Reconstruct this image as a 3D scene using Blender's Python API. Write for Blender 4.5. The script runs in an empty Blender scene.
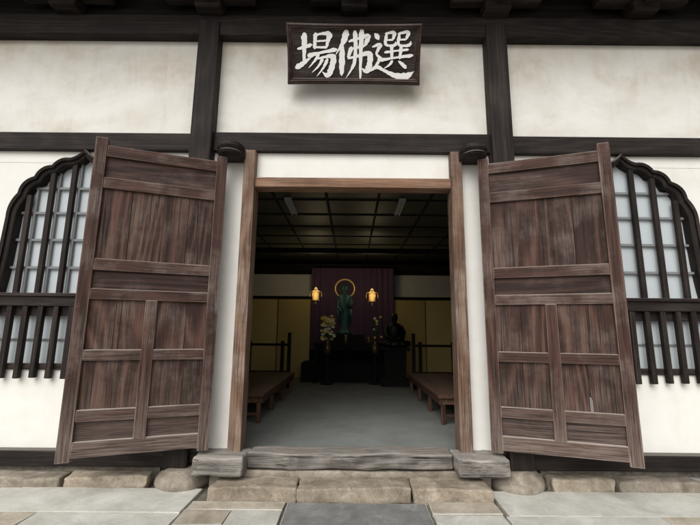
import bpy, bmesh, math, random
from mathutils import Vector, Matrix, noise
random.seed(7)
scene = bpy.context.scene
scene.view_settings.view_transform='Standard'
scene.view_settings.look='None'
scene.view_settings.exposure=0
COL = scene.collection

# ------------------------------------------------------------ materials
class NT:
    def __init__(s, name):
        s.m=bpy.data.materials.new(name); s.m.use_nodes=True
        s.t=s.m.node_tree; s.n=s.t.nodes; s.l=s.t.links
        s.b=s.n['Principled BSDF']
    def new(s,typ,**kw):
        nd=s.n.new(typ)
        for k,v in kw.items(): setattr(nd,k,v)
        return nd
    def set(s,sock,v):
        if isinstance(v,bpy.types.NodeSocket): s.l.new(v,sock)
        else: sock.default_value=v
    def math(s,op,a,b=0.5,c=None,clamp=False):
        nd=s.new('ShaderNodeMath',operation=op); nd.use_clamp=clamp
        s.set(nd.inputs[0],a); s.set(nd.inputs[1],b)
        if c is not None: s.set(nd.inputs[2],c)
        return nd.outputs[0]
    def noise(s,vec,scale,detail=4,rough=.55,dist=0):
        nd=s.new('ShaderNodeTexNoise'); s.l.new(vec,nd.inputs['Vector'])
        nd.inputs['Scale'].default_value=scale; nd.inputs['Detail'].default_value=detail
        nd.inputs['Roughness'].default_value=rough; nd.inputs['Distortion'].default_value=dist
        return nd.outputs['Fac']
    def ramp(s,fac,stops):
        nd=s.new('ShaderNodeValToRGB'); s.l.new(fac,nd.inputs[0])
        e=nd.color_ramp.elements
        while len(e)<len(stops): e.new(.5)
        for el,(p,c) in zip(e,stops):
            el.position=p; el.color=(c[0],c[1],c[2],1) if not isinstance(c,(int,float)) else (c,c,c,1)
        return nd.outputs[0]
    def mix(s,fac,a,b,mode='MIX'):
        nd=s.new('ShaderNodeMix',data_type='RGBA',blend_type=mode)
        s.set(nd.inputs[0],fac)
        for i,v in ((6,a),(7,b)):
            if isinstance(v,tuple): nd.inputs[i].default_value=(v[0],v[1],v[2],1)
            else: s.l.new(v,nd.inputs[i])
        return nd.outputs[2]
    def mapping(s,vec,scale=(1,1,1),loc=(0,0,0),rot=(0,0,0)):
        nd=s.new('ShaderNodeMapping'); s.l.new(vec,nd.inputs[0])
        nd.inputs['Scale'].default_value=scale; nd.inputs['Location'].default_value=loc
        nd.inputs['Rotation'].default_value=rot
        return nd.outputs[0]
    def coords(s):
        tc=s.new('ShaderNodeTexCoord').outputs['Object']; s.raw=tc
        oi=s.new('ShaderNodeObjectInfo').outputs['Random']
        gi=s.new('ShaderNodeNewGeometry').outputs['Random Per Island']
        r=s.math('ADD',s.math('MULTIPLY',oi,13.7),s.math('MULTIPLY',gi,29.3))
        cx=s.new('ShaderNodeCombineXYZ')
        for i in range(3): s.l.new(r,cx.inputs[i])
        va=s.new('ShaderNodeVectorMath',operation='ADD'); s.l.new(tc,va.inputs[0]); s.l.new(cx.outputs[0],va.inputs[1])
        return va.outputs[0], s.math('FRACT',s.math('ADD',oi,gi))
    def bump(s,h,strength=.3,dist=.01):
        nd=s.new('ShaderNodeBump'); nd.inputs['Strength'].default_value=strength
        nd.inputs['Distance'].default_value=dist; s.l.new(h,nd.inputs['Height'])
        s.l.new(nd.outputs[0],s.b.inputs['Normal'])

def wood(name,axis,dark,mid,light,grey=.3,greycol=(.33,.30,.27),dust=.5,rough=.68,ring=.3,bump=.6,low=0,var=.5,crack=.29):
    t=NT(name); v,r=t.coords()
    st={'X':(.022,1,1),'Y':(1,.022,1),'Z':(1,1,.022)}[axis]
    st2={'X':(.13,1,1),'Y':(1,.13,1),'Z':(1,1,.13)}[axis]
    mv=t.mapping(v,st); mv2=t.mapping(v,st2)
    fine=t.noise(mv,120,3,.7); med=t.noise(mv,36,3,.6,.2)
    lw=t.noise(mv2,1.7,1,.4)
    fld=t.math('MULTIPLY',lw,95.0)
    w=t.math('SINE',t.math('ADD',fld,t.math('MULTIPLY',med,1.2)))
    w=t.math('MULTIPLY_ADD',w,.5,.5)
    w=t.math('POWER',w,2.0)
    f=t.math('ADD',t.math('MULTIPLY',fine,.6),t.math('MULTIPLY',med,.4))
    f=t.ramp(f,[(.35,0.0),(.66,1.0)])
    f=t.math('ADD',t.math('MULTIPLY',f,1-ring),t.math('MULTIPLY',w,ring))
    col=t.ramp(f,[(.05,dark),(.45,mid),(.95,light)])
    bri=t.math('MULTIPLY_ADD',r,var,1-var/2)
    hs=t.new('ShaderNodeHueSaturation'); t.l.new(col,hs.inputs['Color']); t.l.new(bri,hs.inputs['Value']); col=hs.outputs[0]
    wn=t.noise(v,2.3,6,.65)
    wm=t.ramp(wn,[(.47,0.0),(.72,1.0)])
    if low:
        sz=t.new('ShaderNodeSeparateXYZ'); t.l.new(t.raw,sz.inputs[0])
        lm=t.math('MULTIPLY',t.ramp(t.math('ADD',t.math('MULTIPLY',sz.outputs[2],.75),t.math('MULTIPLY',wn,.9)),[(.48,1.0),(1.15,0.0)]),low)
        wm=t.math('MAXIMUM',wm,lm)
    g=t.math('MULTIPLY',wm,t.math('MULTIPLY',t.ramp(fine,[(.38,0.15),(.62,1.0)]),grey*2),clamp=True)
    col=t.mix(g,col,greycol)
    geo=t.new('ShaderNodeNewGeometry'); sx=t.new('ShaderNodeSeparateXYZ'); t.l.new(geo.outputs['Normal'],sx.inputs[0])
    d=t.math('MULTIPLY',t.ramp(sx.outputs[2],[(.25,0.0),(.8,1.0)]),dust)
    col=t.mix(d,col,(.50,.46,.41))
    cr=t.ramp(t.noise(mv,48,2,.5),[(crack,0.0),(crack+.05,1.0)])
    col=t.mix(cr,t.mix(.85,col,(.006,.005,.004)),col)
    t.l.new(col,t.b.inputs['Base Color'])
    t.b.inputs['Roughness'].default_value=rough
    t.b.inputs['Specular IOR Level'].default_value=.22
    h=t.math('ADD',t.math('MULTIPLY',f,.7),t.math('MULTIPLY',cr,.6))
    t.bump(h,bump,.005)
    return t.m

def plaster(name,base=(.79,.775,.735),stain=(.50,.43,.33),amount=.55,bump=.3,zr=None):
    t=NT(name); v,r=t.coords()
    big=t.noise(t.mapping(v,(.5,1,.9)),1.6,6,.62,.5)
    m=t.ramp(big,[(.44,0.0),(.72,1.0)])
    streak=t.noise(t.mapping(v,(3.5,1,.9),rot=(0,.6,0)),1.0,6,.68,.8)
    sm=t.ramp(streak,[(.46,0.0),(.76,1.0)])
    dirt=t.noise(v,4,7,.68,.3)
    dm=t.ramp(dirt,[(.44,0.0),(.72,1.0)])
    tot=t.math('ADD',t.math('MULTIPLY',m,.45),t.math('MULTIPLY',t.math('MULTIPLY',sm,t.ramp(big,[(.36,0.0),(.6,1.0)])),.45))
    tot=t.math('ADD',tot,t.math('MULTIPLY',t.math('MULTIPLY',dm,t.ramp(big,[(.40,0.15),(.65,1.0)])),.30))
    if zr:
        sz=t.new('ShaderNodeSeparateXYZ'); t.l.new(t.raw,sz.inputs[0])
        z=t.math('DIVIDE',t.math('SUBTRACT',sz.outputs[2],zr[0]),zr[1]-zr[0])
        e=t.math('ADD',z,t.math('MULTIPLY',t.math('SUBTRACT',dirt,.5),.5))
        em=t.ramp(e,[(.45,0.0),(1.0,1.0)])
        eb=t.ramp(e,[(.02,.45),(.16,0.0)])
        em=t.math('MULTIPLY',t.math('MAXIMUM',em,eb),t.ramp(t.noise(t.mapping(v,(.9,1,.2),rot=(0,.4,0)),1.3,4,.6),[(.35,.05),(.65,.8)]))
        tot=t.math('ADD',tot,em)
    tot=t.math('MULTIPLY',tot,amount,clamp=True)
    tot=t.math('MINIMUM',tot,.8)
    col=t.mix(tot,base,stain)
    fine=t.noise(v,30,5,.7)
    col=t.mix(t.math('MULTIPLY',fine,.12),col,(.5,.47,.42))
    gr=t.ramp(t.noise(v,1.1,5,.6),[(.45,0.0),(.7,.22)])
    col=t.mix(gr,col,(.58,.565,.53))
    t.l.new(col,t.b.inputs['Base Color']); t.b.inputs['Roughness'].default_value=.9
    t.b.inputs['Specular IOR Level'].default_value=.15
    t.bump(t.math('ADD',t.noise(v,4,6,.6),t.math('MULTIPLY',fine,.3)),bump,.012)
    return t.m

def stone(name,a,b,c,speck=.25,scale=6,rough=.85,var=.35,bump=.4,stain=.6):
    t=NT(name); v,r=t.coords()
    n=t.noise(v,scale,8,.7,.4); col=t.ramp(n,[(.3,a),(.52,b),(.72,c)])
    hs=t.new('ShaderNodeHueSaturation'); t.l.new(col,hs.inputs['Color']); t.l.new(t.math('MULTIPLY_ADD',r,var,1-var/2),hs.inputs['Value']); col=hs.outputs[0]
    sp=t.noise(v,110,3,.7)
    col=t.mix(t.math('MULTIPLY',t.ramp(sp,[(.5,0.0),(.62,1.0)]),speck),col,(a[0]*.4,a[1]*.4,a[2]*.4))
    lo=t.noise(v,2.1,8,.75,.5)
    col=t.mix(t.math('MULTIPLY',t.ramp(lo,[(.47,0.0),(.62,1.0)]),stain),col,(a[0]*.55,a[1]*.53,a[2]*.50))
    li=t.ramp(t.noise(v,3.3,6,.7,1.0),[(.58,0.0),(.66,.35)])
    col=t.mix(li,col,(min(1,c[0]*1.15),min(1,c[1]*1.15),min(1,c[2]*1.15)))
    t.l.new(col,t.b.inputs['Base Color']); t.b.inputs['Roughness'].default_value=rough
    t.b.inputs['Specular IOR Level'].default_value=.2
    t.bump(t.math('ADD',n,t.math('MULTIPLY',sp,.4)),bump,.015)
    return t.m

def plain(name,col,rough=.6,metal=0,emit=None,estr=0,var=.25,scale=8):
    t=NT(name); v,r=t.coords()
    n=t.noise(v,scale,5,.6)
    c=t.mix(t.math('MULTIPLY',n,var*2),col,(col[0]*.45,col[1]*.45,col[2]*.45))
    t.l.new(c,t.b.inputs['Base Color']); t.b.inputs['Roughness'].default_value=rough; t.b.inputs['Metallic'].default_value=metal
    if emit:
        t.b.inputs['Emission Color'].default_value=(*emit,1); t.b.inputs['Emission Strength'].default_value=estr
    t.bump(n,.1,.004)
    return t.m

DK=((.008,.005,.0045),(.0165,.0115,.0098),(.042,.030,.025))
M={}
for ax in 'XYZ':
    M['dark'+ax]=wood('dark_timber_'+ax,ax,*DK,grey=.09,greycol=(.12,.10,.085),dust=.25)
    M['leaf'+ax]=wood('door_timber_'+ax,ax,(.018,.0085,.0065),(.049,.0235,.0175),(.096,.051,.039),grey=.40,greycol=(.215,.175,.15),dust=.75,ring=.25,low=.95,var=.35)
    M['worn'+ax]=wood('worn_edge_timber_'+ax,ax,(.045,.026,.021),(.095,.058,.046),(.175,.122,.10),grey=.42,greycol=(.29,.25,.22),dust=.8,ring=.2,low=.95,var=.3)
    M['jamb'+ax]=wood('jamb_timber_'+ax,ax,(.055,.031,.021),(.14,.082,.054),(.23,.15,.105),grey=.42,greycol=(.32,.26,.215),dust=.5,low=.9,crack=.28)
    M['grey'+ax]=wood('weathered_timber_'+ax,ax,(.04,.036,.031),(.16,.145,.128),(.34,.315,.28),grey=.4,greycol=(.42,.395,.36),dust=.25,bump=1.0)
    M['bench'+ax]=wood('bench_timber_'+ax,ax,(.04,.018,.011),(.10,.048,.030),(.17,.09,.06),grey=.05,dust=.1,rough=.45)
M['lintel']=wood('lintel_timber','X',(.10,.052,.030),(.22,.12,.074),(.35,.215,.14),grey=.2,greycol=(.36,.28,.22),dust=.4,crack=.26)
M['panelZ']=wood('door_panel_Z','Z',(.015,.007,.0055),(.050,.0235,.0175),(.112,.060,.045),grey=.34,greycol=(.20,.158,.132),dust=.3,ring=.48,low=.95,var=.5)
M['panelX']=wood('door_panel_X','X',(.012,.0065,.005),(.036,.019,.015),(.074,.042,.033),grey=.32,greycol=(.19,.15,.13),dust=.3,ring=.35,low=.95,var=.3)
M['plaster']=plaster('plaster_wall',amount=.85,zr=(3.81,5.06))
M['plaster_clean']=plaster('plaster_clean',amount=.42)
M['tan_stone']=stone('tan_stone',(.21,.175,.13),(.38,.32,.245),(.52,.46,.375),speck=.35,bump=.8)
M['brown_stone']=stone('brown_stone',(.20,.17,.135),(.35,.305,.245),(.47,.42,.35),speck=.35,bump=.8)
M['granite']=stone('granite',(.25,.24,.22),(.38,.37,.34),(.48,.47,.43),speck=.5,scale=9,bump=.6)
M['slab']=stone('paving_slab',(.42,.41,.365),(.535,.525,.475),(.62,.61,.565),speck=.22,scale=3,var=.10,bump=.3,stain=.28)
M['slab_tan']=stone('paving_tan',(.33,.285,.22),(.47,.42,.34),(.58,.53,.45),speck=.3,scale=4,var=.25,bump=.5,stain=.4)
M['slab_dark']=stone('paving_dark',(.15,.15,.145),(.22,.22,.21),(.30,.30,.29),speck=.4,scale=5,var=.05,stain=.3)
M['mortar']=stone('joint_earth',(.10,.09,.07),(.17,.155,.125),(.25,.23,.19),scale=12)
M['floor']=stone('hall_floor',(.18,.19,.18),(.22,.23,.215),(.26,.27,.25),speck=.08,scale=1.5,rough=.7,var=.05,bump=.05,stain=.15)
M['paper']=plain('shoji_paper',(.50,.54,.56),.9,var=.08,scale=2)
M['muntin']=plain('pale_muntin',(.20,.205,.21),.8,var=.1)
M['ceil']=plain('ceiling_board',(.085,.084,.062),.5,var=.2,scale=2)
M['black']=plain('black_lacquer',(.010,.009,.008),.5,var=.2)
M['matblack']=plain('sooty_black_wood',(.008,.007,.006),.95,var=.2)
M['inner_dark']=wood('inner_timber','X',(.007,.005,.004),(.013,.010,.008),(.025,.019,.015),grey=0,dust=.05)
M['gold']=plain('gold_metal',(1.0,.72,.28),.4,metal=.3,var=.15,scale=20)
M['goldglow']=plain('lamp_paper',(.9,.7,.35),.6,emit=(1,.62,.22),estr=.6)
M['goldwall']=plain('gold_leaf_screen',(.62,.48,.17),.5,metal=.1,var=.2,scale=2.5)
M['purple']=plain('purple_cloth',(.10,.055,.115),.9,var=.3,scale=5)
M['bronze']=plain('patinated_bronze',(.030,.105,.115),.5,metal=.3,var=.4,scale=9)
M['statue_dark']=plain('dark_bronze',(.02,.019,.018),.45,metal=.5,var=.3)
M['white_paint']=plain('white_paint',(.90,.89,.86),.7,var=.05,scale=30)
M['plaque_board']=wood('plaque_board','X',(.010,.006,.005),(.024,.016,.013),(.048,.034,.028),grey=.08,dust=.1)
M['plaque_frame']=wood('plaque_frame','X',(.016,.009,.007),(.045,.026,.020),(.09,.056,.045),grey=.15,dust=.3)
M['petal']=plain('white_petal',(.92,.90,.72),.7,var=.05)
M['petal_yellow']=plain('yellow_petal',(.90,.70,.16),.7,var=.05)
M['leafgreen']=plain('green_leaf',(.05,.10,.035),.6,var=.3)
M['porcelain']=plain('vase_glaze',(.18,.13,.05),.25,metal=.4)
M['fixture']=plain('fixture_enamel',(.45,.46,.46),.5,var=.05)
M['rooftile']=plain('roof_tile',(.07,.075,.08),.6)

# ------------------------------------------------------------ mesh helpers
def link(ob,parent=None):
    COL.objects.link(ob)
    if parent is not None: ob.parent=parent
    return ob
def empty(name,loc=(0,0,0),parent=None,label=None,cat=None,group=None):
    ob=bpy.data.objects.new(name,None); ob.empty_display_size=.1; ob.location=loc; link(ob,parent)
    tag(ob,label,cat,group); return ob
def tag(ob,label=None,cat=None,group=None):
    if label: ob['label']=label
    if cat: ob['category']=cat
    if group: ob['group']=group
def bm_obj(name,bm,mat,parent=None,smooth=False):
    me=bpy.data.meshes.new(name); bmesh.ops.recalc_face_normals(bm,faces=bm.faces); bm.to_mesh(me); bm.free()
    for m in (mat if isinstance(mat,list) else [mat]): me.materials.append(m)
    if smooth:
        for p in me.polygons: p.use_smooth=True
    return link(bpy.data.objects.new(name,me),parent)
def add_box(bm,x0,x1,y0,y1,z0,z1,bev=.006,mi=0,jit=0,rot=None,edge=False):
    x0,x1=min(x0,x1),max(x0,x1)
    t=bmesh.new()
    vs=[t.verts.new((x,y,z)) for x in (x0,x1) for y in (y0,y1) for z in (z0,z1)]
    for f in ((0,1,3,2),(4,6,7,5),(0,4,5,1),(2,3,7,6),(0,2,6,4),(1,5,7,3)):
        nf=t.faces.new([vs[i] for i in f]); nf.material_index=mi
    if jit:
        for v in vs: v.co+=Vector([random.uniform(-jit,jit) for _ in range(3)])
    if bev:
        r=bmesh.ops.bevel(t,geom=list(t.edges),offset=bev,segments=2,profile=.6,affect='EDGES')
        if edge:
            for f in r['faces']: f.material_index=1
    if rot is not None: bmesh.ops.transform(t,matrix=rot,verts=t.verts)
    bmesh.ops.recalc_face_normals(t,faces=t.faces)
    mp={v:bm.verts.new(v.co) for v in t.verts}
    for f in t.faces:
        nf=bm.faces.new([mp[v] for v in f.verts]); nf.material_index=f.material_index
    t.free()
def box(name,dims,mat,parent=None,bev=.006,jit=0):
    bm=bmesh.new(); add_box(bm,*dims,bev=bev,jit=jit,edge=isinstance(mat,list)); return bm_obj(name,bm,mat,parent)
def boxes(name,lst,mat,parent=None,bev=.006,jit=0):
    bm=bmesh.new()
    for d in lst: add_box(bm,*d,bev=bev,jit=jit)
    return bm_obj(name,bm,mat,parent)
def rock(name,x0,x1,y0,y1,z0,z1,mat,parent=None,rough=.02,rnd=.035,seed=0,freq=3.5,cuts=9):
    bm=bmesh.new(); bmesh.ops.create_cube(bm,size=1)
    sx,sy,sz=x1-x0,y1-y0,z1-z0
    bmesh.ops.scale(bm,vec=(sx,sy,sz),verts=bm.verts)
    bmesh.ops.bevel(bm,geom=list(bm.edges),offset=min(rnd,sz*.45),segments=3,profile=.5,affect='EDGES')
    bmesh.ops.subdivide_edges(bm,edges=[e for e in bm.edges if e.calc_length()>.10],cuts=cuts,use_grid_fill=True)
    for v in bm.verts:
        p=v.co*freq+Vector((seed*3.1,seed*1.7,seed*.9))
        n=noise.noise_vector(p)*rough+noise.noise_vector(p*3.7)*rough*.5+noise.noise_vector(p*9)*rough*.22
        v.co+=Vector((n.x,n.y,n.z*.8))
    bmesh.ops.translate(bm,vec=((x0+x1)/2,(y0+y1)/2,(z0+z1)/2),verts=bm.verts)
    return bm_obj(name,bm,mat,parent,smooth=True)
def loft(bm,rings,n=20,cap=True):
    prev=None; first=None
    for (z,rx,ry,cx,cy) in rings:
        r=[bm.verts.new((cx+rx*math.cos(2*math.pi*i/n),cy+ry*math.sin(2*math.pi*i/n),z)) for i in range(n)]
        if prev:
            for i in range(n): bm.faces.new((prev[i],prev[(i+1)%n],r[(i+1)%n],r[i]))
        else: first=r
        prev=r
    if cap: bm.faces.new(first[::-1]); bm.faces.new(prev)
def lathe(name,prof,mat,parent=None,n=20,c=(0,0),smooth=True):
    bm=bmesh.new(); loft(bm,[(z,r,r,c[0],c[1]) for z,r in prof],n); return bm_obj(name,bm,mat,parent,smooth)
def tube(bm,pts,radii,n=10):
    prev=None; pts=[Vector(p) for p in pts]
    for k,p in enumerate(pts):
        d=(pts[min(k+1,len(pts)-1)]-pts[max(k-1,0)]).normalized()
        a=d.cross(Vector((0,0,1)) if abs(d.z)<.9 else Vector((1,0,0))).normalized(); b=d.cross(a)
        r=[bm.verts.new(p+radii[k]*(a*math.cos(2*math.pi*i/n)+b*math.sin(2*math.pi*i/n))) for i in range(n)]
        if prev:
            for i in range(n): bm.faces.new((prev[i],prev[(i+1)%n],r[(i+1)%n],r[i]))
        else: bm.faces.new(r[::-1])
        prev=r
    bm.faces.new(prev)

# ------------------------------------------------------------ ground
ground=box('ground',(-150,150,-200,150,-.4,-.03),M['mortar'],bev=0); ground['kind']='structure'
bm=bmesh.new()
def slab(x0,x1,y0,y1,mi,g=.004):
    add_box(bm,x0+g,x1-g,y0+g,y1-g,-.06,random.uniform(-.006,.002),bev=.006,mi=mi,jit=.004)
slab(-.56,.68,-1.75,-.54,2)
slab(-1.42,-.58,-.70,-.52,1); slab(.70,1.30,-.76,-.52,1)
slab(-1.42,-1.02,-.98,-.70,1); slab(-1.02,-.58,-.98,-.70,0); slab(.70,1.30,-1.02,-.76,0)
slab(-1.42,-.58,-1.75,-.98,0); slab(.70,1.30,-1.75,-1.02,1)
for s in (-1,1):
    rows=[(-.78,-.24),(-1.10,-.78),(-1.75,-1.10)]
    for j,(a,b) in enumerate(rows):
        x=1.43 if s<0 else 1.31
        if j==0: x=1.43 if s<0 else 1.34
        while x<7:
            w=random.uniform(1.7,2.3) if j==0 else random.uniform(.4,1.3)
            mi=0
            if j==1: mi=1 if random.random()<.4 else 0
            if j==2: mi=1 if random.random()<.3 else 0
            X0,X1=(x,x+w) if s>0 else (-x-w,-x)
            slab(X0,X1,a,b,mi); x+=w
y=-1.75
while y>-7:
    h=random.uniform(.5,.8); x=-7
    while x<7:
        w=random.uniform(.6,1.4); slab(x,x+w,y-h,y,0 if random.random()<.75 else 1); x+=w
    y-=h
pav=bm_obj('pavement',bm,[M['slab'],M['slab_tan'],M['slab_dark']]); pav['kind']='structure'

# ------------------------------------------------------------ hall
hall=empty('temple_hall',label='old timber and white plaster Zen meditation hall with open doors',cat='temple hall')
PX=1.76; PX2=5.25
for x in (-PX2,-PX,PX-.035,PX2):
    box('pillar',(x-.125,x+.125,-.175,.125,.13,5.24),M['darkZ'],hall,bev=.022)
    bx=x if abs(x)>3 else (1.69 if x>0 else -1.69)
    bm=bmesh.new()
    loft(bm,[(-.04,.25,.27,0,-.06),(.02,.27,.30,0,-.06),(.06,.262,.29,0,-.06),(.10,.235,.265,0,-.06),(.125,.205,.235,0,-.05),(.14,.20,.23,0,-.05),(.155,.18,.215,0,-.05)],40)
    bmesh.ops.subdivide_edges(bm,edges=list(bm.edges),cuts=1)
    for v in bm.verts:
        n=noise.noise_vector(v.co*5+Vector((x,0,0)))*.016+noise.noise_vector(v.co*16+Vector((x,0,0)))*.006
        v.co+=Vector((n.x,n.y,n.z*.6))
    o=bm_obj('pillar_base',bm,M['brown_stone'],hall,True); o.location=(bx,0,0)
def spans(a):
    return [(-PX2+.125,-PX-.125),(-PX+.125,PX-.125),(PX+.075,PX2-.125)]
for (a,b) in spans(0):
    box('tie_beam',(a,b,-.085,.10,3.585,3.82 if abs(a+b)<1 else 3.80),M['darkX'],hall,bev=.012,jit=.003)
box('head_beam',(-PX2-.3,PX2+.3,-.15,.10,5.06,5.33),M['darkX'],hall,bev=.015)
box('plate_beam',(-PX2-.3,PX2+.3,-.06,.10,5.335,5.50),M['inner_dark'],hall,bev=.01)
box('purlin',(-PX2-.6,PX2+.6,-.42,-.20,5.72,5.94),M['inner_dark'],hall,bev=.015)
box('frieze_board',(-PX2,PX2,.0,.09,5.505,6.1),M['inner_dark'],hall,bev=0)
for x in (-PX,PX-.035,-3.5,3.5,0,-PX2,PX2):
    bm=bmesh.new()
    add_box(bm,x-.16,x+.16,-.30,-.062,5.335,5.50,bev=.03)
    add_box(bm,x-.55,x+.55,-.26,-.12,5.47,5.60,bev=.03)
    for dx in (-.45,0,.45):
        add_box(bm,x+dx-.1,x+dx+.1,-.30,-.08,5.59,5.715,bev=.03)
    add_box(bm,x-.06,x+.06,-.55,-.28,5.40,5.52,bev=.03)
    bm_obj('bracket',bm,M['darkX'],hall)
bm=bmesh.new()
L=PX2+1.2
def eave_pt(y): return 6.12+.22*y
EH=.72
for i in range(int(2*L/.26)):
    x=-L+.13+i*.26
    sh=Matrix.Translation((x,-EH+.1,eave_pt(-EH+.1)-.05))@Matrix.Rotation(math.atan(.22),4,'X')
    add_box(bm,-.045,.045,-EH,EH,-.05,.05,bev=.006,rot=sh)
sh=Matrix.Translation((0,-EH+.1,eave_pt(-EH+.1)+.04))@Matrix.Rotation(math.atan(.22),4,'X')
add_box(bm,-L,L,-EH-.04,EH+.04,-.03,.03,bev=.004,rot=sh)
bm_obj('eave',bm,M['darkY'],hall)
bm=bmesh.new()
FY=-1.42; ZE=5.90
v=[bm.verts.new(p) for p in [(-L,FY,ZE),(L,FY,ZE),(L,4.2,8.6),(-L,4.2,8.6),(L,10.2,ZE),(-L,10.2,ZE),
   (-L,FY,ZE+.15),(L,FY,ZE+.15),(L,4.2,8.8),(-L,4.2,8.8),(L,10.2,ZE+.15),(-L,10.2,ZE+.15)]]
for f in ((0,1,2,3),(3,2,4,5),(6,9,8,7),(9,11,10,8),(0,6,7,1),(5,4,10,11),(0,3,9,6),(3,5,11,9),(1,7,8,2),(2,8,10,4)): bm.faces.new([v[i] for i in f])
bm_obj('roof',bm,M['rooftile'],hall)

for (a,b) in spans(0):
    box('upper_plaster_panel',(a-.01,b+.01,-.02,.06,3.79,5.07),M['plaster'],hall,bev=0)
for s in (-1,1):
    box('plaster_panel',(s*1.245,s*1.64,-.02,.06,.18,3.59),M['plaster_clean'],hall,bev=0)
box('transom_panel',(-1.14,1.14,-.02,.06,3.26,3.59),M['plaster_clean'],hall,bev=0)
box('door_lintel',(-1.135,1.135,-.09,.09,3.145,3.262),M['lintel'],hall,bev=.008,jit=.002)
for s in (-1,1):
    box('door_jamb',(s*1.125,s*1.255,-.12,.10,.29,3.582),M['jambZ'],hall,bev=.01,jit=.003)
def wavy_beam(name,x0,x1,y0,y1,z0,z1,mat,amp=.012,seed=0):
    return rock(name,x0,x1,y0,y1,z0,z1,mat,hall,rough=amp,rnd=.022,seed=seed,freq=2.4)
wavy_beam('threshold',-1.035,1.035,-.20,.10,.16,.31,M['greyX'],.024,2)
for s in (-1,1):
    wavy_beam('pivot_block',min(s*1.04,s*1.53),max(s*1.04,s*1.53),-.34,.02,.14,.31,M['greyX'],.026,5+s)
    hx=s*1.39 if s<0 else 1.37
    bm=bmesh.new()
    loft(bm,[(3.455,.09,.10,hx,-.20),(3.462,.125,.135,hx,-.20),(3.485,.145,.155,hx,-.20),(3.505,.125,.135,hx,-.20),
             (3.512,.13,.14,hx,-.20),(3.54,.15,.16,hx,-.20),(3.580,.148,.158,hx,-.20)],24)
    add_box(bm,hx-.147,hx+.147,-.19,-.022,3.458,3.579,bev=.012)
    bm_obj('hinge_block',bm,M['darkX'],hall,False)

WC=3.13
def prof_half():
    P=[(0,3.60),(.17,3.49),(.36,3.40),(.55,3.26),(.715,3.06),(.81,2.78),(.83,2.35),(.88,1.895)]
    out=[P[0]]
    bul=[-.018,.036,.042,.046,.03,.0,-.006]
    for i in range(len(P)-1):
        a=Vector(P[i]); b=Vector(P[i+1]); d=b-a; nrm=Vector((-d.y,d.x)).normalized()*-1
        if nrm.x<0: nrm=-nrm
        for k in range(1,9):
            t=k/8; p=a+d*t+nrm*bul[i]*4*t*(1-t)
            out.append((max(p.x,0),p.y))
    return out
PH=prof_half()
def inner(p): return (p[0]*.885,1.895+(p[1]-1.895)*.945)
def top_at(x,prof):
    x=abs(x); best=None
    for (a,b) in zip(prof[:-1],prof[1:]):
        if min(a[0],b[0])<=x<=max(a[0],b[0]) and abs(b[0]-a[0])>1e-6:
            z=a[1]+(b[1]-a[1])*(x-a[0])/(b[0]-a[0])
            best=z if best is None else max(best,z)
    return best if best else prof[0][1]
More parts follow.
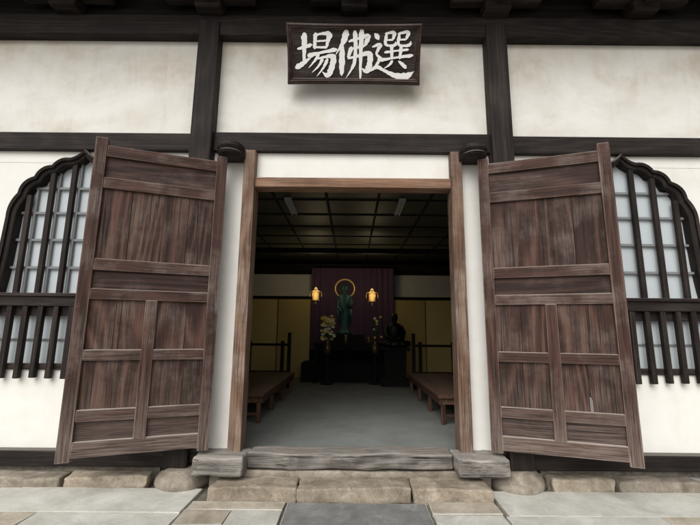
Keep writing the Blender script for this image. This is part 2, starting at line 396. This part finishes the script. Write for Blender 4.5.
for s in (-1,1):
    cx=s*WC; X0,X1=(PX+.065),(PX2-.115)
    hole=[((p[0]*.94),1.895+(p[1]-1.895)*.97) for p in PH]
    for side in (-1,1):
        bm=bmesh.new()
        bx=(X0-WC) if side<0 else (X1-WC)
        for a,b in zip(hole[:-1],hole[1:]):
            xa,xb=side*a[0],side*b[0]
            if abs(a[1]-b[1])<1e-5: continue
            for yy in (-.02,.06):
                bm.faces.new([bm.verts.new((cx+s*q[0],yy,q[1])) for q in ((xa,a[1]),(bx,a[1]),(bx,b[1]),(xb,b[1]))])
        for yy in (-.02,.06):
            bm.faces.new([bm.verts.new((cx+s*q[0],yy,q[1])) for q in ((0,hole[0][1]),(0,3.59),(bx,3.59),(bx,hole[0][1]))])
        bmesh.ops.remove_doubles(bm,verts=bm.verts,dist=.0005)
        bmesh.ops.bridge_loops(bm,edges=[e for e in bm.edges if e.is_boundary])
        bm_obj('plaster_panel',bm,M['plaster_clean'],hall)
    win=empty('bell_window',(cx,0,0),hall)
    bm=bmesh.new()
    full_o=[(-p[0],p[1]) for p in PH[::-1]]+PH[1:]
    inn=[inner(p) for p in PH]; full_i=[(-p[0],p[1]) for p in inn[::-1]]+inn[1:]
    mid=[((a[0]+b[0])/2,(a[1]+b[1])/2) for a,b in zip(full_o,full_i)]
    secs=[(full_o,.0),(full_o,-.07),([(a[0]*.75+b[0]*.25,a[1]*.75+b[1]*.25) for a,b in zip(full_o,full_i)],-.10),
          ([(a[0]*.45+b[0]*.55,a[1]*.45+b[1]*.55) for a,b in zip(full_o,full_i)],-.09),(mid,-.065),([(a[0]*.1+b[0]*.9,a[1]*.1+b[1]*.9) for a,b in zip(full_o,full_i)],-.06),(full_i,-.05),(full_i,.07)]
    rows=[[bm.verts.new((q[0],yy,q[1])) for q in pts] for pts,yy in secs]
    for r0,r1 in zip(rows[:-1],rows[1:]):
        for i in range(len(r0)-1): bm.faces.new((r0[i],r0[i+1],r1[i+1],r1[i]))
    bm_obj('frame',bm,M['darkZ'],win)
    bm=bmesh.new()
    for k in range(-3,3):
        x=.12+k*.24
        if abs(x)>.74: continue
        zt=min(top_at(x-.03,inn),top_at(x+.03,inn))+.02
        add_box(bm,x-.027,x+.027,-.045,.0,1.90,zt,bev=.006)
    bm_obj('lattice',bm,M['darkZ'],win)
    bm=bmesh.new()
    for z in (2.20,2.52,2.84,3.14):
        w=max([q[0] for q in inn if q[1]>=z-.02]+[.1]); add_box(bm,-w-.01,w+.01,.012,.034,z-.014,z+.014,bev=.002)
    for k in range(-3,3):
        x=.12+k*.24+.045
        if abs(x)<.72: add_box(bm,x-.012,x+.012,.010,.032,1.90,top_at(x,inn)+.005,bev=.002)
    bm_obj('muntin',bm,M['muntin'],win)
    bm=bmesh.new(); bm.faces.new([bm.verts.new((q[0],.05,q[1])) for q in full_i]); 
    bm_obj('paper',bm,M['paper'],win)
    box('waist_beam',(s*X0,s*X1,-.11,.08,1.76,1.893),M['darkX'],hall,bev=.01)
    box('waist_moulding',(s*X0,s*X1,-.14,-.112,1.865,1.90),M['darkX'],hall,bev=.006)
    gr=empty('vent_grille',(0,0,0),hall)
    bm=bmesh.new(); x=2.20
    while x<4.55:
        add_box(bm,s*x-.028,s*x+.028,-.10,-.045,1.00+random.uniform(-.006,.006),1.757,bev=.008,jit=.002); x+=.168
    bm_obj('lattice',bm,M['darkZ'],gr)
    box('rail',(s*2.1,s*4.6,-.043,.05,1.66,1.757),M['darkX'],gr)
    box('rail',(s*2.1,s*4.6,-.043,.05,1.085,1.15),M['darkX'],gr)
    box('paper',(s*2.1,s*4.6,.03,.05,1.15,1.66),M['paper'],gr,bev=0)
    boxes('muntin',[(s*(2.284+.336*i)-.008,s*(2.284+.336*i)+.008,.01,.028,1.15,1.66) for i in range(7)]+[(s*2.1,s*4.6,.012,.027,1.39,1.41)],M['muntin'],gr,bev=.002)
    box('plaster_panel',(s*X0,s*2.1,-.02,.06,1.07,1.77),M['plaster_clean'],hall,bev=0)
    box('plaster_panel',(s*4.6,s*X1,-.02,.06,1.07,1.77),M['plaster_clean'],hall,bev=0)
    box('plaster_panel',(s*X0,s*X1,-.021,.06,.28,1.087),M['plaster_clean'],hall,bev=0)
    box('ground_sill',(s*(PX+.07),s*(PX2-.1),-.12,.10,.145,.30),M['darkX'],hall,bev=.012,jit=.004)
    box('ground_sill',(s*1.54,s*1.66,-.10,.10,.185,.30),M['darkX'],hall,bev=.01)

# ---- door leaves
Z0=.345
def leaf(s,hx,hy,ang,LW):
    rails=[(3.25,3.37),(2.915,3.03),(2.08,2.195),(1.80,1.905),(1.225,1.325),(.68,.785),(.37,.51)]
    rails=[(a-Z0,b-Z0) for a,b in rails]
    e=empty('door_leaf',(hx,hy,Z0),hall); e.rotation_euler=(0,0,math.radians(ang))
    LZ=[M['leafZ'],M['wornZ']]; LX=[M['leafX'],M['wornX']]
    box('hinge_stile',(0,s*.11,-.04,.04,.0,3.09),LZ,e,bev=.008,jit=.003)
    box('outer_stile',(s*(LW-.115),s*LW,-.045,.045,-.01,3.10),LZ,e,bev=.012,jit=.005)
    for a,b in rails:
        box('rail',(s*.106,s*(LW-.112),-.037,.037,a,b),LX,e,bev=.009,jit=.003)
    box('mullion',(s*.575,s*.685,-.042,.030,rails[6][1]-.01,rails[3][0]+.004),LZ,e,bev=.008,jit=.002)
    def planks(x0,x1,z0,z1,n,mat,hole=False):
        bm=bmesh.new(); xs=[x0+(x1-x0)*i/n for i in range(n+1)]
        for i in range(1,n): xs[i]+=random.uniform(-.04,.04)
        for i in range(n):
            o=random.uniform(-.004,.004); a,b=s*(xs[i]+.0015),s*(xs[i+1]-.0015)
            if hole and i==n-1:
                zb=z0-.01; zt=z1+.01; pts=[(a+s*.026,zb),(b,zb),(b,zt),(a,zt),(a,z0+.22),(a+s*.008,z0+.15),(a+s*.024,z0+.10)]
                f=[bm.verts.new((p[0],-.006+o,p[1])) for p in pts]; g=[bm.verts.new((p[0],.012+o,p[1])) for p in pts]
                bm.faces.new(f); bm.faces.new(g[::-1])
                for k in range(len(pts)): bm.faces.new((f[k],f[(k+1)%len(pts)],g[(k+1)%len(pts)],g[k]))
            else: add_box(bm,a,b,-.006+o,.012+o,z0-.01,z1+.01,bev=.0025)
        # backing batten closes the plank seams
        add_box(bm,s*x0,s*x1,.013+.0045,.022,z0+.30*(z1-z0 if hole else 0)-.008*(0 if hole else 1),z1+.008,bev=0)
        bm_obj('panel',bm,mat,e)
    def hplank(x0,x1,z0,z1): 
        bm=bmesh.new(); add_box(bm,s*x0,s*x1,-.006,.012,z0-.01,z1+.01,bev=.002); bm_obj('panel',bm,M['panelX'],e)
    xa,xb=.10,LW-.105
    hplank(xa,xb,rails[1][1],rails[0][0])
    planks(xa,xb,rails[2][1],rails[1][0],4,M['panelZ'])
    hplank(xa,xb,rails[3][1],rails[2][0])
    for (a,b) in ((xa,.59),(.67,xb)):
        planks(a,b,rails[4][1],rails[3][0],2,M['panelZ'])
        planks(a,b,rails[5][1],rails[4][0],2,M['panelZ'],hole=(s>0 and a>.5))
        hplank(a,b,rails[6][1],rails[5][0])
    return e
leaf(-1,-1.42,-.20,20.5,1.28)
leaf(1,1.41,-.20,-19.0,1.29)

# ---- interior
FZ=.2
box('hall_floor',(-4.4,4.4,.10,8.3,-.02,FZ),M['floor'],hall,bev=0)
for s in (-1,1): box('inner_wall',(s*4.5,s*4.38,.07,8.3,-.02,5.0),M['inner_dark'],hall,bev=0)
CZ=3.82
box('ceiling',(-4.4,4.4,.10,8.3,CZ,CZ+.05),M['ceil'],hall,bev=0)
bm=bmesh.new()
x=-4.05
while x<4.3: add_box(bm,x-.02,x+.02,.10,8.0,CZ-.022,CZ-.001,bev=0); x+=.9
y=.5
while y<8: add_box(bm,-4.38,4.38,y-.02,y+.02,CZ-.020,CZ-.003,bev=0); y+=.9
bm_obj('ceiling_batten',bm,M['matblack'],hall)
box('inner_beam',(-4.38,4.38,5.0,5.15,3.40,3.52),M['inner_dark'],hall,bev=.01)
box('inner_beam',(-4.38,4.38,7.75,7.9,3.42,3.60),M['inner_dark'],hall,bev=.01)
for x in (-3.3,3.4):
    box('inner_post',(x-.09,x+.09,5.0,5.16,FZ,3.40),M['inner_dark'],hall,bev=.01)
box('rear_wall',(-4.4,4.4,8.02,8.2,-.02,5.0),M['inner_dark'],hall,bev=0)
box('rear_plaster',(-3.1,-1.25,8.0,8.018,2.62,3.30),M['plaster_clean'],hall,bev=0)
box('rear_plaster',(1.3,3.2,8.0,8.018,2.62,3.30),M['plaster_clean'],hall,bev=0)

for s in (-1,1):
    sc=empty('folding_screen',(s*2.25,7.7,FZ),label='gold leaf folding screen with black edges standing behind the altar',cat='folding screen',group='gold screens beside the altar')
    n=2; w=1.0
    for i in range(n):
        a=-1.0+i*w; up=(i%2==0)
        y0,y1=(0,.12) if up else (.12,0)
        bm=bmesh.new()
        vv=[bm.verts.new(p) for p in ((a,y0,0),(a+w,y1,0),(a+w,y1,2.3),(a,y0,2.3),(a,y0+.02,0),(a+w,y1+.02,0),(a+w,y1+.02,2.3),(a,y0+.02,2.3))]
        for f in ((0,1,2,3),(5,4,7,6),(0,4,5,1),(3,2,6,7),(0,3,7,4),(1,5,6,2)): bm.faces.new([vv[j] for j in f])
        bm_obj('screen_panel',bm,M['goldwall'],sc)
        box('edge',(a-.012,a+.012,y0-.01,y0+.03,0,2.32),M['black'],sc,bev=0)

bm=bmesh.new(); prev=None
for i in range(161):
    x=-1.22+2.5*i/160; y=.02*math.sin(i*.55)+.012*math.sin(i*.19)
    a=bm.verts.new((x,y,1.0)); b=bm.verts.new((x,y*.7,3.45))
    if prev: bm.faces.new((prev[0],a,b,prev[1]))
    prev=(a,b)
c=bm_obj('curtain',bm,M['purple'],smooth=True); c.location=(0,7.6,0); tag(c,'muted purple temple curtain hanging behind the altar statue','curtain')

al=empty('altar',(-.15,6.7,FZ),label='black lacquer altar table with stepped dais and curled top',cat='altar')
box('table_top',(-.85,.95,-.35,.35,.98,1.04),M['matblack'],al)
box('upper_step',(-.5,.5,-.02,.5,1.042,1.26),M['matblack'],al)
box('dais',(-1.2,1.3,-.1,.9,0,.5),M['matblack'],al)
for x in (-.78,.88):
    for y in (-.28,.28):
        bm=bmesh.new(); tube(bm,[(x,y,.98),(x*1.02,y,.7),(x*.97,y,.3),(x*1.04,y*1.0,.0)],[.045,.035,.03,.05])
        bm_obj('leg',bm,M['matblack'],al,True)
box('apron',(-.8,.9,-.33,-.30,.84,.978),M['matblack'],al)
for x,h in ((-.6,.16),(.0,.2),(.62,.16)):
    bm=bmesh.new(); loft(bm,[(1.042,.05,.05,x,-.2),(1.06,.03,.03,x,-.2),(1.042+h*.6,.055,.055,x,-.2),(1.042+h,.04,.04,x,-.2)],12)
    bm_obj('incense_vessel',bm,M['porcelain'],al,True)

st=empty('buddha_statue',(-.2,6.95,FZ+1.262),label='dark teal bronze standing buddha statue with gold ring halo',cat='statue')
bm=bmesh.new()
loft(bm,[(0,.20,.18,0,0),(.04,.22,.19,0,0),(.08,.18,.15,0,0),(.12,.14,.12,0,0),(.35,.135,.11,0,0),(.60,.145,.11,0,0),(.80,.145,.105,0,0),
         (.95,.15,.10,0,0),(1.06,.165,.09,0,0),(1.12,.135,.08,0,0),(1.15,.055,.052,0,0),(1.18,.045,.045,0,0),(1.22,.07,.075,0,0),(1.28,.085,.09,0,0),
         (1.34,.08,.085,0,0),(1.385,.06,.065,0,0),(1.40,.045,.045,0,0),(1.44,.035,.035,0,0),(1.46,.01,.01,0,0)],24)
for v in bm.verts:
    if .1<v.co.z<1.0:
        a=math.atan2(v.co.y,v.co.x); k=1+.04*math.sin(a*14+v.co.z*5); v.co.x*=k; v.co.y*=k
for s in (-1,1):
    tube(bm,[(s*.14,0,1.06),(s*.18,-.02,.88),(s*.17,-.06,.74),(s*.12,-.15,.80 if s>0 else .70),(s*.10,-.19,.90 if s>0 else .62),(s*.09,-.20,.95 if s>0 else .57)],[.05,.055,.06,.045,.028,.012])
    tube(bm,[(s*.17,-.05,.75),(s*.18,-.04,.5),(s*.17,-.03,.25)],[.05,.04,.012])
    tube(bm,[(s*.083,0,1.30),(s*.089,0,1.26),(s*.085,0,1.21)],[.012,.014,.008],6)
tube(bm,[(0,-.08,1.31),(0,-.103,1.27),(0,-.083,1.255)],[.008,.015,.008],6)
bm_obj('figure',bm,M['bronze'],st,True)
bm=bmesh.new()
for rr,tt in ((.27,.024),):
    N=48; prev=None; firstr=None
    for i in range(N):
        a=2*math.pi*i/N; r=[bm.verts.new(((rr+tt*math.cos(b))*math.cos(a),.12+tt*math.sin(b),1.30+(rr+tt*math.cos(b))*math.sin(a))) for b in [2*math.pi*j/8 for j in range(8)]]
        if prev:
            for j in range(8): bm.faces.new((prev[j],prev[(j+1)%8],r[(j+1)%8],r[j]))
        else: firstr=r
        prev=r
    for j in range(8): bm.faces.new((prev[j],prev[(j+1)%8],firstr[(j+1)%8],firstr[j]))
bm_obj('halo',bm,M['gold'],st,True)

ss=empty('seated_statue',(1.12,6.1,FZ),label='dark seated monk statue on a square black pedestal',cat='statue')
bm=bmesh.new()
loft(bm,[(.95,.30,.24,0,0),(1.0,.33,.27,0,-.02),(1.08,.31,.26,0,-.02),(1.16,.22,.18,0,0),(1.30,.18,.13,0,.02),(1.45,.19,.13,0,.02),(1.53,.16,.11,0,.02),(1.57,.06,.06,0,.01),(1.60,.055,.06,0,0),
     (1.64,.08,.09,0,0),(1.70,.092,.10,0,0),(1.77,.08,.09,0,0),(1.82,.04,.045,0,0)],24)
for s in (-1,1):
    tube(bm,[(s*.17,.02,1.48),(s*.24,-.02,1.32),(s*.20,-.14,1.20),(s*.06,-.22,1.17)],[.055,.065,.055,.03])
    tube(bm,[(s*.10,-.05,1.06),(s*.32,-.16,1.04),(s*.12,-.28,1.03)],[.09,.08,.05])
tube(bm,[(0,-.095,1.73),(0,-.115,1.69),(0,-.095,1.67)],[.008,.016,.008],6)
bm_obj('figure',bm,M['statue_dark'],ss,True)
bm=bmesh.new()
add_box(bm,-.36,.36,-.3,.3,.86,.95,bev=.02); add_box(bm,-.27,.27,-.22,.22,.14,.87,bev=.01); add_box(bm,-.38,.38,-.32,.32,0,.15,bev=.02)
bm_obj('pedestal',bm,M['matblack'],ss)

for (x,y,lab) in ((-.62,6.15,0),(.62,6.3,1)):
    fv=empty('flower_vase',(x,y,FZ),label='brass vase of %s altar flowers on a slim stand'%('white and yellow' if not lab else 'small pale'),cat='flower vase')
    lathe('stand',[(0,.16),(.04,.17),(.06,.05),(.6,.04),(.72,.05),(.74,.14),(.77,.14)],M['matblack'],fv)
    lathe('vase',[(.77,.06),(.80,.07),(.88,.10),(.98,.09),(1.05,.05),(1.12,.07),(1.13,.075)],M['porcelain'],fv)
    rs=random.Random(3+lab); stems=bmesh.new(); pet=bmesh.new()
    for i in range(60 if not lab else 18):
        a=rs.uniform(0,6.28); r=rs.uniform(.02,.2); h=rs.uniform(1.12,1.74)
        tip=Vector((r*math.cos(a),r*math.sin(a),h))
        tube(stems,[(0,0,1.1),(tip.x*.4,tip.y*.4,1.1+(h-1.1)*.6),tip],[.006,.005,.004],5)
        for k in range(2):
            q=Vector((tip.x*.5,tip.y*.5,1.1+(h-1.1)*.3*(k+1)*.6)); d=Vector((rs.uniform(-1,1),rs.uniform(-1,1),rs.uniform(0,1))).normalized()*.09
            sd=d.cross(Vector((0,0,1))).normalized()*.02
            stems.faces.new([stems.verts.new(p) for p in (q,q+d*.5+sd,q+d,q+d*.5-sd)])
        mi=0 if rs.random()<.5 else 1
        if lab and rs.random()<.5: continue
        for k in range(8):
            b=k*6.28/8; d=Vector((math.cos(b),-.35+math.sin(b)*.4,.4+.7*math.sin(b)))*(.052 if not lab else .036); sd=Vector((-math.sin(b),0,math.cos(b)))*.022
            f=pet.faces.new([pet.verts.new(p) for p in (tip,tip+d*.6+sd,tip+d,tip+d*.6-sd)]); f.material_index=mi
    bm_obj('foliage',stems,M['leafgreen'],fv); bm_obj('blossoms',pet,[M['petal'],M['petal_yellow']],fv)

for (x,y,z) in ((-.98,6.4,2.50),(.55,6.4,2.48)):
    ln=empty('hanging_lantern',(x,y,z),label='ornate gold hexagonal temple lantern hanging lit on a chain',cat='lantern',group='gold lanterns by the altar')
    q=.84
    lathe('roof',[(.10*q,.02*q),(.105*q,.19*q),(.125*q,.165*q),(.15*q,.09*q),(.19*q,.05*q),(.21*q,.06*q),(.24*q,.03*q),(.27*q,.01*q)],M['gold'],ln,n=6,smooth=False)
    lathe('lamp_body',[(-.12*q,.060*q),(.10*q,.076*q)],M['goldglow'],ln,n=6,smooth=False)
    bm=bmesh.new()
    for i in range(18):
        a=i*math.pi/9; k=.014 if i%3==0 else .009
        tube(bm,[(.088*math.cos(a),.088*math.sin(a),-.14),(.108*math.cos(a),.108*math.sin(a),.11)],[k,k],5)
    for i in range(6):
        a=i*math.pi/3
        tube(bm,[(.18*math.cos(a),.18*math.sin(a),.11),(.19*math.cos(a),.19*math.sin(a),.02),(.185*math.cos(a),.185*math.sin(a),-.06)],[.008,.018,.006],6)
    loft(bm,[(-.19,.04,.04,0,0),(-.165,.13,.13,0,0),(-.14,.13,.13,0,0),(-.13,.09,.09,0,0)],6)
    loft(bm,[(-.04,.108,.108,0,0),(.0,.108,.108,0,0)],6)
    loft(bm,[(.06,.110,.110,0,0),(.095,.112,.112,0,0)],6)
    tube(bm,[(0,0,-.18),(0,0,-.25),(0,0,-.30)],[.012,.02,.004],6)
    for v in bm.verts: v.co*=q
    bm_obj('cage',bm,M['gold'],ln)
    bm=bmesh.new(); tube(bm,[(0,0,.21),(0,0,CZ-z)],[.006,.006],6); bm_obj('chain',bm,M['black'],ln)
    for (dz,dy,en) in ((.36,.1,6.5),(0,-.26,1.4)):
        ld=bpy.data.lights.new('lantern_light','POINT'); ld.energy=en; ld.color=(1,.80,.46); ld.shadow_soft_size=.12 if dz==0 else .22
        lo=bpy.data.objects.new('lantern_light',ld); lo.location=(0,dy,dz); link(lo,ln)

for s in (-1,1):
    b=empty('meditation_bench',(s*1.72,1.6,FZ),label='long reddish brown wooden meditation bench with square legs',cat='bench',group='meditation benches along the hall')
    boxes('seat',[(-.45,-.152,0,3.3,.37,.42),(-.15,.148,0,3.3,.37,.42),(.15,.45,0,3.3,.37,.42)],M['benchY'],b)
    boxes('apron',[(-.43,-.40,.02,3.28,.28,.368),(.40,.43,.02,3.28,.28,.368),(-.398,.398,.05,.08,.28,.368)],M['benchY'],b)
    for y in (.05,1.05,2.1,3.2):
        for x in (-.40,.34): 
            box('leg',(x,x+.06,y,y+.06,0,.28),M['benchZ'],b)
    box('stretcher',(-.34,.34,.065,.095,.10,.14),M['benchX'],b)
for s in (-1,1):
    r=empty('railing',(s*1.5,5.4,FZ),label='dark wooden railing with posts dividing the altar space',cat='railing',group='railings before the altar')
    for x in (0,.16,.95,1.8): box('post',(s*x-.04,s*x+.04,-.035,.035,0,1.30 if x<.1 else 1.1),M['matblack'],r)
    box('rail',(0,s*1.9,-.02,.02,.98,1.04),M['matblack'],r)
    box('rail',(0,s*1.9,-.02,.02,.35,.40),M['matblack'],r)
for x in (-1.12,.86):
    fx=empty('ceiling_light',(x,2.55,CZ-.024),label='unlit white fluorescent ceiling light fixture with two tubes',cat='ceiling light',group='ceiling light fixtures')
    box('housing',(-.06,.06,-.42,.42,-.05,0),M['fixture'],fx)
    for q in (-.035,.035):
        bm=bmesh.new(); tube(bm,[(q,-.40,-.065),(q,.40,-.065)],[.013,.013],8)
        bm_obj('tube_lamp',bm,M['fixture'],fx)

# ------------------------------------------------------------ name plaque
PLW,PLH=1.55,.64
pq=empty('name_plaque',(0,-.17,4.39),label='dark framed temple name plaque with white brushed characters',cat='sign')
pq.rotation_euler=(math.radians(25),0,0)
box('board',(-PLW/2+.05,PLW/2-.05,-.02,.02,.05,PLH-.05),M['plaque_board'],pq,bev=0)
bm=bmesh.new()
ws,hs=PLW/2,PLH/2; cz=PLH/2
prof=[(0,.03),(0,-.035),(.010,-.055),(.026,-.062),(.034,-.046),(.044,-.050),(.054,-.042),(.060,-.026),(.07,-.021)]
def ring(d):
    pts=[]; N=8
    cs=[(-1,-1),(1,-1),(1,1),(-1,1)]
    for i in range(4):
        a=cs[i]; b=cs[(i+1)%4]
        for k in range(N):
            t=k/N; x=a[0]+(b[0]-a[0])*t; z=a[1]+(b[1]-a[1])*t
            sag=.010*4*t*(1-t)*(1 if d<.05 else .3)
            X=x*(ws-d); Z=z*(hs-d)
            if a[1]==b[1]: Z-=a[1]*sag
            else: X-=a[0]*sag
            pts.append((X,Z))
    return pts
rows=[[bm.verts.new((x,yy,cz+z)) for x,z in ring(d)] for d,yy in prof]
for r0,r1 in zip(rows[:-1],rows[1:]):
    n=len(r0)
    for i in range(n): bm.faces.new((r0[i],r0[(i+1)%n],r1[(i+1)%n],r1[i]))
bm.faces.new(rows[0])
bm_obj('frame',bm,M['plaque_frame'],pq)
CH={
'jou':[[(.02,.62,.04),(.18,.66,.06),(.38,.72,.07)],[(.20,.95,.10),(.19,.6,.06),(.18,.32,.045)],[(-.02,.18,.10),(.15,.27,.08),(.42,.46,.012)],
 [(.50,.97,.07),(.48,.80,.05),(.47,.64,.06)],[(.49,.94,.035),(.66,.98,.045),(.86,.97,.09),(.82,.80,.055),(.79,.65,.035)],[(.51,.80,.03),(.78,.82,.035)],[(.49,.66,.035),(.79,.66,.045)],
 [(.32,.46,.10),(.62,.53,.045),(1.05,.61,.085)],[(.58,.50,.06),(.48,.35,.045),(.30,.16,.01)],[(.53,.38,.035),(.74,.43,.045),(.96,.44,.09),(.94,.22,.085),(.82,-.01,.09),(.66,.08,.01)],
 [(.68,.38,.055),(.57,.21,.04),(.39,.05,.01)],[(.81,.37,.05),(.70,.17,.04),(.52,-.04,.01)]],
'butsu':[[(.28,1.0,.10),(.18,.76,.075),(-.05,.47,.01)],[(.16,.70,.05),(.15,.35,.09),(.14,.0,.05)],
 [(.37,.79,.05),(.62,.85,.045),(.91,.91,.09),(.88,.76,.055),(.82,.68,.04)],[(.42,.61,.035),(.62,.65,.045),(.83,.69,.05)],[(.43,.63,.07),(.38,.52,.055),(.34,.40,.04)],
 [(.34,.39,.04),(.64,.45,.05),(.97,.51,.09),(1.0,.30,.08),(.91,.10,.09),(.74,.17,.01)],
 [(.54,1.0,.075),(.56,.6,.055),(.51,.25,.05),(.27,-.08,.01)],[(.74,1.04,.08),(.72,.5,.055),(.715,-.10,.03)]],
'sen':[[(.05,.97,.03),(.11,.91,.10),(.16,.84,.05)],[(.0,.66,.04),(.20,.71,.07),(.11,.50,.04),(.20,.37,.07),(.03,.13,.03)],
 [(-.05,.08,.04),(.12,.18,.08),(.32,.10,.06),(.62,-.02,.10),(.92,-.05,.15),(1.16,.08,.012)],
 [(.34,.97,.04),(.57,1.0,.065),(.55,.84,.045)],[(.37,.82,.03),(.55,.83,.04)],[(.37,.95,.055),(.35,.73,.05),(.48,.69,.045),(.61,.71,.06),(.62,.79,.012)],
 [(.69,.97,.04),(.95,1.01,.065),(.91,.85,.045)],[(.71,.83,.03),(.91,.84,.04)],[(.72,.95,.055),(.70,.73,.05),(.84,.69,.045),(1.0,.71,.06),(1.04,.80,.012)],
 [(.34,.53,.055),(.66,.57,.035),(.97,.60,.06)],[(.52,.67,.06),(.53,.38,.045)],[(.78,.68,.06),(.75,.38,.045)],[(.22,.34,.075),(.60,.40,.04),(1.09,.46,.08)],
 [(.54,.32,.06),(.47,.23,.045),(.32,.14,.012)],[(.72,.32,.03),(.82,.25,.07),(.93,.16,.07)]],
}
def brush_char(name,strokes,ox,oz,w,h,bold=.74,depth=-.024):
    bm=bmesh.new()
    for si,st_ in enumerate(strokes):
        P=[Vector(p) for p in st_]; pts=[]
        n=len(P)
        for i in range(n-1):
            p0=P[max(i-1,0)]; p1=P[i]; p2=P[i+1]; p3=P[min(i+2,n-1)]
            for k in range(12):
                t=k/12
                pts.append(.5*((2*p1)+(-p0+p2)*t+(2*p0-5*p1+4*p2-p3)*t*t+(-p0+3*p1-3*p2+p3)*t**3))
        pts.append(P[-1]); m=len(pts); Lr=[];Rr=[]
        yy=depth-si*.0007
        for i,p in enumerate(pts):
            d=pts[min(i+1,m-1)]-pts[max(i-1,0)]; d=Vector((d.x*w,d.y*h)).normalized() ; nx,ny=-d.y,d.x
            f=i/(m-1); env=min(1,.65+f*4)*min(1,.5+(1-f)*5)
            j1=1+.10*math.sin(i*.9+si*2); j2=1+.10*math.sin(i*1.3+si*3+1)
            hw=max(p.z,.005)*bold*env*h*(1.15 if abs(d.x)<.5 else .92)
            c=(ox+p.x*w,oz+p.y*h)
            Lr.append((c[0]+nx*hw*j1,c[1]+ny*hw*j1)); Rr.append((c[0]-nx*hw*j2,c[1]-ny*hw*j2))
        for i in range(m-1):
            bm.faces.new([bm.verts.new((q[0],yy,q[1])) for q in (Lr[i],Rr[i],Rr[i+1],Lr[i+1])])
        for i in (0,m-1):
            cx,cz_=(Lr[i][0]+Rr[i][0])/2,(Lr[i][1]+Rr[i][1])/2
            r=math.hypot(Lr[i][0]-Rr[i][0],Lr[i][1]-Rr[i][1])/2
            bm.faces.new([bm.verts.new((cx+r*1.05*math.cos(a*.5236),yy-.0003,cz_+r*1.05*math.sin(a*.5236))) for a in range(12)])
    return bm_obj(name,bm,M['white_paint'],pq)
brush_char('written_character',CH['jou'],-.655,.10,.43,.44)
brush_char('written_character',CH['butsu'],-.195,.10,.38,.45)
brush_char('written_character',CH['sen'],.215,.11,.42,.44,bold=.68)

# ------------------------------------------------------------ stones
def stone_thing(name,d,mat,label,cat,group,seed,**kw):
    o=rock(name,*d,mat,None,seed=seed,**kw); tag(o,label,cat,group)
edges=[-1.30,-.50,.57,1.31]
for i in range(3):
    stone_thing('step_stone',(edges[i]+.008,edges[i+1]-.008,-.51+(.0,.015,-.01)[i],-.20+.01*i,-.04,(.105,.098,.102)[i]),M['tan_stone'],'flat rough tan sandstone step below the wooden door threshold','stone step','step stones at the doorway',i+1,rough=.026,rnd=.015,freq=2.6)
o=rock('threshold_stone',-1.40,1.40,-.185,.09,-.04,.150,M['brown_stone'],None,rough=.012,rnd=.02,seed=9); tag(o,'long brown footing stone under the door threshold','foundation stone')
for s in (-1,1):
    x=1.99; i=0
    while x<5.4:
        w=random.uniform(.55,1.15)
        tan=(i%3!=2)
        X0,X1=(x,x+w-.03) if s>0 else (-x-w+.03,-x)
        stone_thing('foundation_stone',(X0,X1,-.24+random.uniform(-.04,.03),.02,-.05,.095+random.uniform(-.03,.008)),(M['tan_stone'] if i%3==0 else M['brown_stone']) if tan else M['granite'],
            ('flat rough tan foundation stone' if tan else 'flat rough grey granite foundation stone')+' under the dark wooden ground sill','foundation stone','foundation stones under the wall',20+i+s*7,rough=.030,rnd=.018,freq=2.8)
        x+=w; i+=1
    o=box('footing_strip',(s*1.95,s*5.3,-.05,.10,-.05,.143),M['mortar'],hall,bev=0)

# ------------------------------------------------------------ light
w=bpy.data.worlds.new('World'); scene.world=w; w.use_nodes=True
nt=w.node_tree; bg=nt.nodes['Background']
sky=nt.nodes.new('ShaderNodeTexSky'); sky.sky_type='NISHITA'; sky.sun_disc=False
SE,SR=43,200
sky.sun_elevation=math.radians(SE); sky.sun_rotation=math.radians(SR); sky.air_density=1.0; sky.dust_density=3.0
hsn=nt.nodes.new('ShaderNodeHueSaturation'); hsn.inputs['Saturation'].default_value=.10
nt.links.new(sky.outputs[0],hsn.inputs['Color']); nt.links.new(hsn.outputs[0],bg.inputs['Color'])
bg.inputs['Strength'].default_value=.15
sl=bpy.data.lights.new('sun','SUN'); sl.energy=2.1; sl.angle=math.radians(55); sl.color=(1,.97,.925)
so=bpy.data.objects.new('sun',sl); COL.objects.link(so)
a=math.radians(SR); e=math.radians(SE)
dirv=Vector((math.sin(a)*math.cos(e),math.cos(a)*math.cos(e),math.sin(e)))
so.rotation_euler=dirv.to_track_quat('Z','Y').to_euler()

# ------------------------------------------------------------ camera
cd=bpy.data.cameras.new('camera'); cam=bpy.data.objects.new('camera',cd); COL.objects.link(cam)
cd.sensor_width=36; cd.lens=20.57; cd.clip_start=.05; cd.clip_end=600; cd.shift_x=-.003
cam.matrix_world=Matrix.Translation((0,-4.46,1.5))@Matrix.Rotation(math.radians(100),4,'X')@Matrix.Rotation(math.radians(.5),4,'Z')
scene.camera=cam
